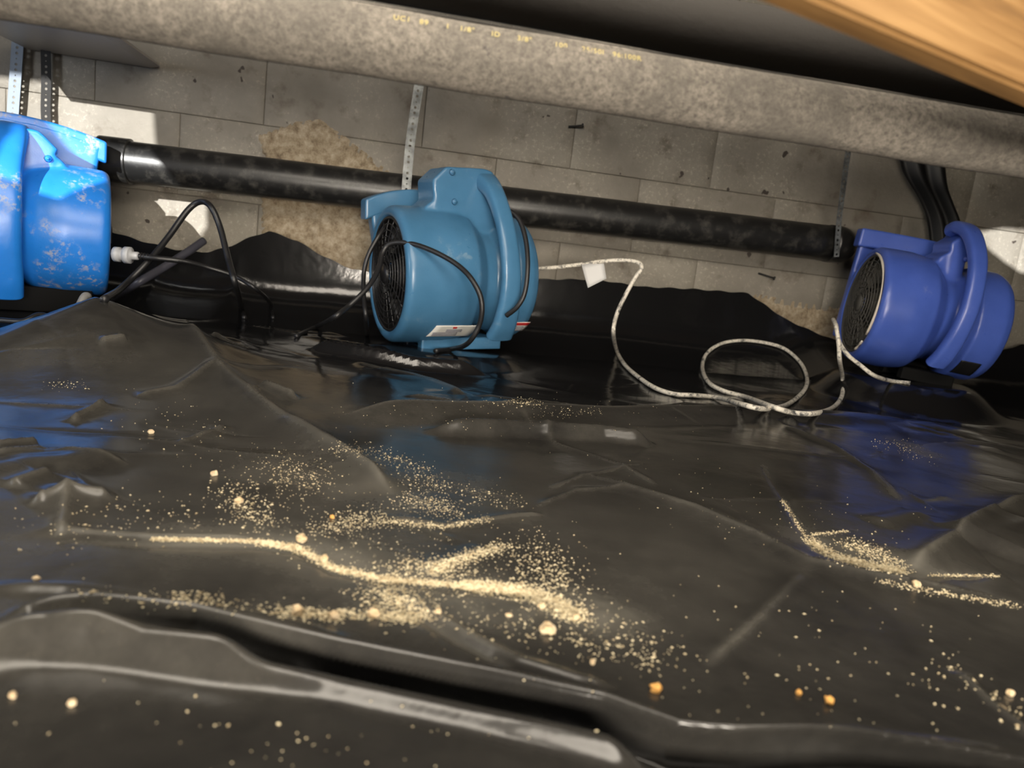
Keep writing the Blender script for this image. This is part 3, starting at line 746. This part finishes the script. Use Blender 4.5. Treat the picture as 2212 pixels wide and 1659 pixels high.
# cord of the middle blower
cord_world('power_cord', [at_d(1078, 452, 1.56), at_d(1100, 456, 1.56), at_d(1122, 475, 1.55), at_d(1136, 520, 1.535), at_d(1140, 575, 1.52), at_d(1134, 630, 1.515), at_d(1118, 662, 1.52), at_d(1094, 682, 1.535)], .0052, M_rubber, mid)
cord_world('power_cord', [hp(940, 764, .006), hp(975, 760, .006), at_d(1010, 742, 1.46), at_d(1036, 700, 1.43), at_d(1040, 650, 1.415), at_d(1020, 605, 1.42), at_d(985, 570, 1.44), at_d(930, 540, 1.46), at_d(880, 525, 1.48), at_d(842, 527, 1.49), at_d(826, 548, 1.49), at_d(818, 580, 1.47), at_d(795, 620, 1.44), at_d(755, 660, 1.42), at_d(715, 690, 1.41), hp(685, 710, .006), hp(640, 730, .004)], .0052, M_rubber, mid)
cord_world('power_cord', [at_d(838, 482, 1.62), at_d(818, 510, 1.60), at_d(796, 550, 1.60), at_d(786, 590, 1.60), at_d(786, 640, 1.58), at_d(791, 690, 1.57), hp(793, 726, .004)], .0050, M_rubber, mid)
# long dusty cable with paper tag
pc = [at_d(1160, 580, 1.72), at_d(1195, 578, 1.70), at_d(1240, 573, 1.70), at_d(1290, 566, 1.69), at_d(1345, 562, 1.68), at_d(1378, 567, 1.67), at_d(1386, 580, 1.66), at_d(1372, 600, 1.66), at_d(1350, 640, 1.66), at_d(1332, 680, 1.66), at_d(1325, 720, 1.64)]
pc += [hp(*q, .0065) for q in [(1332, 765), (1350, 795), (1380, 822), (1415, 845), (1455, 858), (1500, 861), (1550, 866), (1600, 881), (1650, 890), (1700, 880), (1735, 850), (1745, 822), (1730, 788), (1695, 757), (1650, 742), (1600, 737), (1555, 745), (1525, 768), (1516, 798), (1528, 830), (1560, 850), (1610, 864), (1660, 884), (1710, 898), (1760, 899), (1800, 885), (1820, 858), (1822, 820)]]
pc += [at_d(1814, 780, 1.62), at_d(1812, 745, 1.62), at_d(1806, 705, 1.63), at_d(1800, 690, 1.70)]
ext = cord_world('power_cord', pc, .0047, M_cable, per=12)
tag(ext, 'long dust-whitened power cord looping over the black plastic from middle to right blower', 'cord')
bm = bmesh.new(); q = [at_d(1256, 572, 1.69), at_d(1304, 565, 1.69), at_d(1310, 602, 1.685), at_d(1270, 622, 1.68)]
vs = [bm.verts.new(p) for p in q]; bm.faces.new(vs); bmesh.ops.subdivide_edges(bm, edges=bm.edges, cuts=4, use_grid_fill=True)
t_ = obj('paper_tag', bm, M_wht, ext); t_.modifiers.new('s', 'SOLIDIFY').thickness = .0008; t_['label'] = 'small white paper tag'
# cord of right blower
cord_world('power_cord', [at_d(1806, 700, 1.68), at_d(1812, 735, 1.66), at_d(1830, 765, 1.64), at_d(1860, 790, 1.63), at_d(1890, 812, 1.63), hp(1925, 827, .005), hp(1965, 831, .004)], .0045, M_cable, right)
# cords on the left
c1 = cord_world('power_cord', [hp(225, 652, .004), at_d(262, 622, 1.40), at_d(320, 565, 1.46), at_d(365, 510, 1.50), at_d(405, 455, 1.52), at_d(432, 436, 1.52), at_d(455, 446, 1.50), at_d(475, 490, 1.50), at_d(493, 560, 1.48), at_d(510, 620, 1.46), hp(522, 668, .004), hp(528, 690, .003)], .0062, M_rubber)
tag(c1, 'black cord standing up in an arch between the left and middle blowers', 'cord')
c2 = cord_world('power_cord', [hp(240, 650, .004), at_d(290, 615, 1.55), at_d(350, 580, 1.60), at_d(400, 548, 1.64), at_d(440, 520, 1.68)], .009, plain('slate_rubber', (.05, .05, .065), .4))
tag(c2, 'thick slate-grey cord lying behind the arched black cord', 'cord')
pl_ = [at_d(298, 553, 1.45), at_d(340, 558, 1.45), at_d(400, 565, 1.47), at_d(450, 578, 1.50), at_d(510, 598, 1.52), at_d(560, 630, 1.53), hp(585, 660, .003), hp(590, 690, .003)]
rt_ = empty('cord_plug', Matrix.Translation(pl_[0]))
tag(rt_, 'grey cord with a pale plug pointing at the bright blue blower', 'cord')
inv = rt_.matrix_world.inverted()
bm = bmesh.new(); tube(bm, [inv @ q for q in catmull(pl_, 8)], lambda t: .0042 if t > .25 else .0052, 10); obj('cable', bm, M_rubber, rt_)
d_ = (at_d(248, 549, 1.45)-pl_[0]); L_ = d_.length; d_.normalize(); I0 = Vector((0, 0, 0))
bm = bmesh.new(); tube(bm, [I0-d_*.002, I0, d_*L_*.25, d_*L_*.3, d_*L_*.32, d_*L_*.55, d_*L_*.56, d_*L_*.62], lambda t: [.006, .008, .008, .015, .0165, .0165, .012, .011][min(7, int(round(t*7)))], 14)
tube(bm, [d_*L_*.62, d_*L_*.75, d_*L_*.76, d_*L_*1.0], lambda t: .011 if t < .5 else .0145, 14)
pg = obj('plug', bm, plain('pale_grey_plug', (.38, .39, .41), .35), rt_); pg['label'] = 'pale grey plug with collars'
for k in range(4):
    bm = bmesh.new(); tube(bm, [-d_*(.006+k*.006), -d_*(.008+k*.006)], .0075-k*.0005, 12); obj('strain_relief', bm, M_rubber, rt_)
c3 = cord_world('power_cord', [at_d(160, 690, 1.12), at_d(172, 662, 1.13), at_d(182, 642, 1.14), at_d(189, 641, 1.15), at_d(188, 655, 1.18), at_d(184, 680, 1.2)], .0062, plain('ash_rubber', (.14, .14, .14), .5))
tag(c3, 'bent grey cable end poking up at the peak of black plastic before the left blower', 'cord')
c4 = cord_world('power_cord', [at_d(-60, 692, 1.3), at_d(0, 692, 1.3), at_d(50, 694, 1.3), at_d(85, 680, 1.32), at_d(120, 690, 1.34), at_d(160, 700, 1.36)], .005, M_rubber)
tag(c4, 'black cord under the bright blue blower at the left edge', 'cord')

# ------------------------------------------------------------------ sawdust and wood chips
SD = []   # x, y, n, size
def line_grains(pix, n, spread, s, jy=.45):
    cum = [0]
    for a, b in zip(pix, pix[1:]): cum.append(cum[-1]+math.dist(a, b))
    for _ in range(n):
        t = random.random()*cum[-1]; i = max(0, int(np.searchsorted(cum, t))-1); i = min(i, len(pix)-2); q = (t-cum[i])/(cum[i+1]-cum[i]+1e-9)
        x = pix[i][0]+(pix[i+1][0]-pix[i][0])*q + random.gauss(0, spread); y = pix[i][1]+(pix[i+1][1]-pix[i][1])*q + random.gauss(0, spread*jy)
        SD.append((x, y, s*random.choice((.4, .5, .6, .7, .8, 1.0, 1.3))))
line_grains([(330, 1165), (450, 1167), (560, 1170), (640, 1180)], 1300, 5, .00085)
line_grains([(560, 1172), (650, 1188), (720, 1228), (830, 1252), (1000, 1265), (1120, 1280)], 4200, 8, .0009)
line_grains([(1000, 1265), (1120, 1275), (1190, 1300), (1250, 1335)], 3000, 17, .0010)
line_grains([(830, 1255), (860, 1300), (900, 1330)], 900, 34, .0010)
line_grains([(600, 1320), (700, 1330), (830, 1330), (900, 1335)], 700, 20, .0011, .35)
line_grains([(1150, 1190), (1170, 1240), (1200, 1290)], 700, 40, .0008, .8)
line_grains([(930, 1235), (1000, 1205), (1090, 1180)], 1100, 14, .0008)
line_grains([(870, 1220), (980, 1235)], 500, 40, .0008, .3)
line_grains([(820, 1125), (960, 1138), (1060, 1120)], 650, 8, .0007)
line_grains([(700, 1150), (760, 1125), (820, 1118)], 500, 26, .0007)
line_grains([(870, 1080), (930, 1090), (980, 1110)], 500, 24, .0007)
line_grains([(600, 1000), (660, 1030), (640, 1060)], 420, 38, .0008)
line_grains([(500, 1050), (530, 1090), (580, 1130)], 320, 30, .0009)
line_grains([(720, 965), (820, 980), (900, 1010), (930, 1050)], 380, 22, .0009)
line_grains([(880, 1040), (1050, 1070), (1110, 1090)], 260, 26, .0008)
line_grains([(550, 1080), (900, 1200), (1250, 1330)], 600, 100, .0007)
line_grains([(150, 1280), (400, 1300), (620, 1310)], 90, 26, .0010, .5)
line_grains([(380, 1285), (480, 1300)], 120, 18, .0010, .4)
line_grains([(950, 1330), (1250, 1380), (1420, 1440)], 200, 50, .0009)
line_grains([(1300, 1350), (1430, 1420)], 130, 60, .0008)
line_grains([(1690, 1080), (1740, 1160)], 260, 3, .0008)
line_grains([(1745, 1165), (1800, 1200), (1880, 1222), (1955, 1235)], 2600, 8, .0009)
line_grains([(1830, 1170), (1890, 1195), (1940, 1225)], 700, 16, .0009)
line_grains([(1755, 1155), (1830, 1148)], 200, 4, .0008)
line_grains([(2010, 1243), (2160, 1245)], 300, 4, .0008)
line_grains([(1900, 1255), (2020, 1280), (2200, 1310)], 420, 8, .0008)
line_grains([(1100, 865), (1170, 870)], 130, 14, .0010, .3)
line_grains([(1060, 870), (1300, 890), (1150, 900)], 130, 10, .0009)
line_grains([(700, 880), (900, 900), (1500, 890)], 120, 50, .0008, .5)
line_grains([(1400, 1020), (1600, 1120), (1950, 1130)], 110, 70, .0008)
line_grains([(1350, 1480), (1700, 1480), (2150, 1500)], 60, 110, .0009)
line_grains([(1550, 1300), (2100, 1400)], 45, 110, .0008)
line_grains([(2020, 1420), (2120, 1490), (2212, 1560)], 50, 18, .0009)
line_grains([(300, 880), (420, 930), (500, 1000)], 90, 60, .0008)
line_grains([(110, 830), (180, 835)], 60, 14, .0008, .4)
line_grains([(100, 1600), (900, 1600), (1200, 1620)], 34, 130, .0008)
line_grains([(470, 1560), (760, 1610)], 12, 60, .0010)
line_grains([(1890, 960), (1960, 965), (2000, 990)], 120, 18, .0009, .5)
line_grains([(100, 1150), (400, 1110), (600, 1130)], 220, 60, .0008, .5)
allv, allf = [], []
base_oct = np.array([(1, 0, 0), (-1, 0, 0), (0, 1, 0), (0, -1, 0), (0, 0, 1), (0, 0, -1)], float)
of = [(0, 2, 4), (2, 1, 4), (1, 3, 4), (3, 0, 4), (2, 0, 5), (1, 2, 5), (3, 1, 5), (0, 3, 5)]
for x, y, s_ in SD:
    h, n = hit(x, y, 0)
    if h is None or h.y > 1.6: continue
    sc3 = np.array((s_*random.uniform(.7, 1.5), s_*random.uniform(.5, 1.0), s_*random.uniform(.4, .8)))
    a = random.random()*6.28; ca, sa = math.cos(a), math.sin(a)
    v = base_oct*sc3*rng.uniform(.75, 1.25, (6, 3)); vx = v[:, 0]*ca-v[:, 1]*sa; vy = v[:, 0]*sa+v[:, 1]*ca
    v = np.stack([vx+h.x, vy+h.y, v[:, 2]+h.z+s_*.35], 1); b_ = len(allv); allv.extend(map(tuple, v)); allf.extend([(i+b_, j+b_, k_+b_) for i, j, k_ in of])
sw = obj('sawdust', mesh_np('sawdust', allv, allf), M_saw, smooth=False)
tag(sw, 'pale yellow sawdust scattered in the creases of the black plastic sheet', 'sawdust', kind='stuff')

CH = [(650, 1170, 13, 'blocky pale wood chip at the left end of the main sawdust line'), (700, 1212, 11, 'upright pale chip on the sawdust line just right of the blocky one'),
      (516, 1086, 10, 'rounded pale chip up left of the sawdust, with crumbs beside it'), (1183, 1364, 20, 'largest flat tan wood chip, just below the right end of the sawdust'),
      (1416, 1493, 13, 'orange wood chip alone on the sheet near the front folds'), (1790, 1519, 11, 'small orange-white chip at the lower right, right of a pale crumb'),
      (463, 1027, 8, 'pinkish chip, farthest left of the sawdust'), (642, 1326, 15, 'lumpy chip at the left of the lower sawdust row'),
      (722, 1336, 12, 'lumpy chip in the middle of the lower sawdust row'), (806, 1332, 14, 'lumpy chip at the right of the lower sawdust row'),
      (1170, 1314, 10, 'round chip below the right part of the main sawdust line'), (1245, 1337, 9, 'round chip at the right tip of the main sawdust line'),
      (1099, 1331, 8, 'round pale crumb left of the largest flat chip'), (155, 1524, 9, 'round crumb at the lower left of the sheet in the foreground'),
      (1978, 1266, 9, 'round chip just under the sawdust pile at the right'), (27, 1506, 8, 'crumb nearest the left edge in the foreground'),
      (718, 1120, 7, 'thin orange sliver of wood above the main sawdust line'), (1280, 1432, 7, 'small crumb below and right of the largest flat chip'),
      (1725, 1500, 7, 'pale grey crumb at the lower right, left of the orange-white chip'), (78, 1254, 7, 'crumb above the pale front fold at the left'),
      (2182, 1502, 8, 'pale crumb near the right edge of the sheet'), (326, 936, 6, 'lone white crumb on the slope below the peak of plastic'),
      (945, 1325, 9, 'crumb between the lower sawdust row and the round pale crumb')]
M_ch = NT('wood_chip'); M_ch.base(M_ch.ramp(M_ch.noise(90, 4), [(.3, (.45, .30, .14)), (.7, (.72, .60, .42))])); M_ch.rough(.75); M_ch.bump(M_ch.noise(500), .0005); M_ch = M_ch.m
M_ch2 = plain('orange_chip', (.62, .32, .08), .7)
for x, y, s_, lab in CH:
    h, n = hit(x, y, 0)
    if h is None: continue
    d = (h-CAM).length; r = s_*d/FPX*.95; bm = bmesh.new(); bmesh.ops.create_icosphere(bm, subdivisions=2, radius=1)
    fl = .5 if 'flat' in lab else .8; lx = .35 if 'sliver' in lab else 1
    for v in bm.verts:
        k_ = 1+random.uniform(-.26, .22); v.co = Vector((v.co.x*r*k_*lx*(1.2 if fl == .5 else 1), v.co.y*r*k_*.85, v.co.z*r*k_*fl))
    o = obj('wood_chip', bm, M_ch2 if 'orange' in lab else M_ch, smooth=False); o.location = h + Vector((0, 0, r*fl*.7)); o.rotation_euler = (random.uniform(-.2, .2), random.uniform(-.2, .2), random.uniform(0, 3))
    tag(o, lab, 'wood chip', 'wood chips on the plastic sheet')
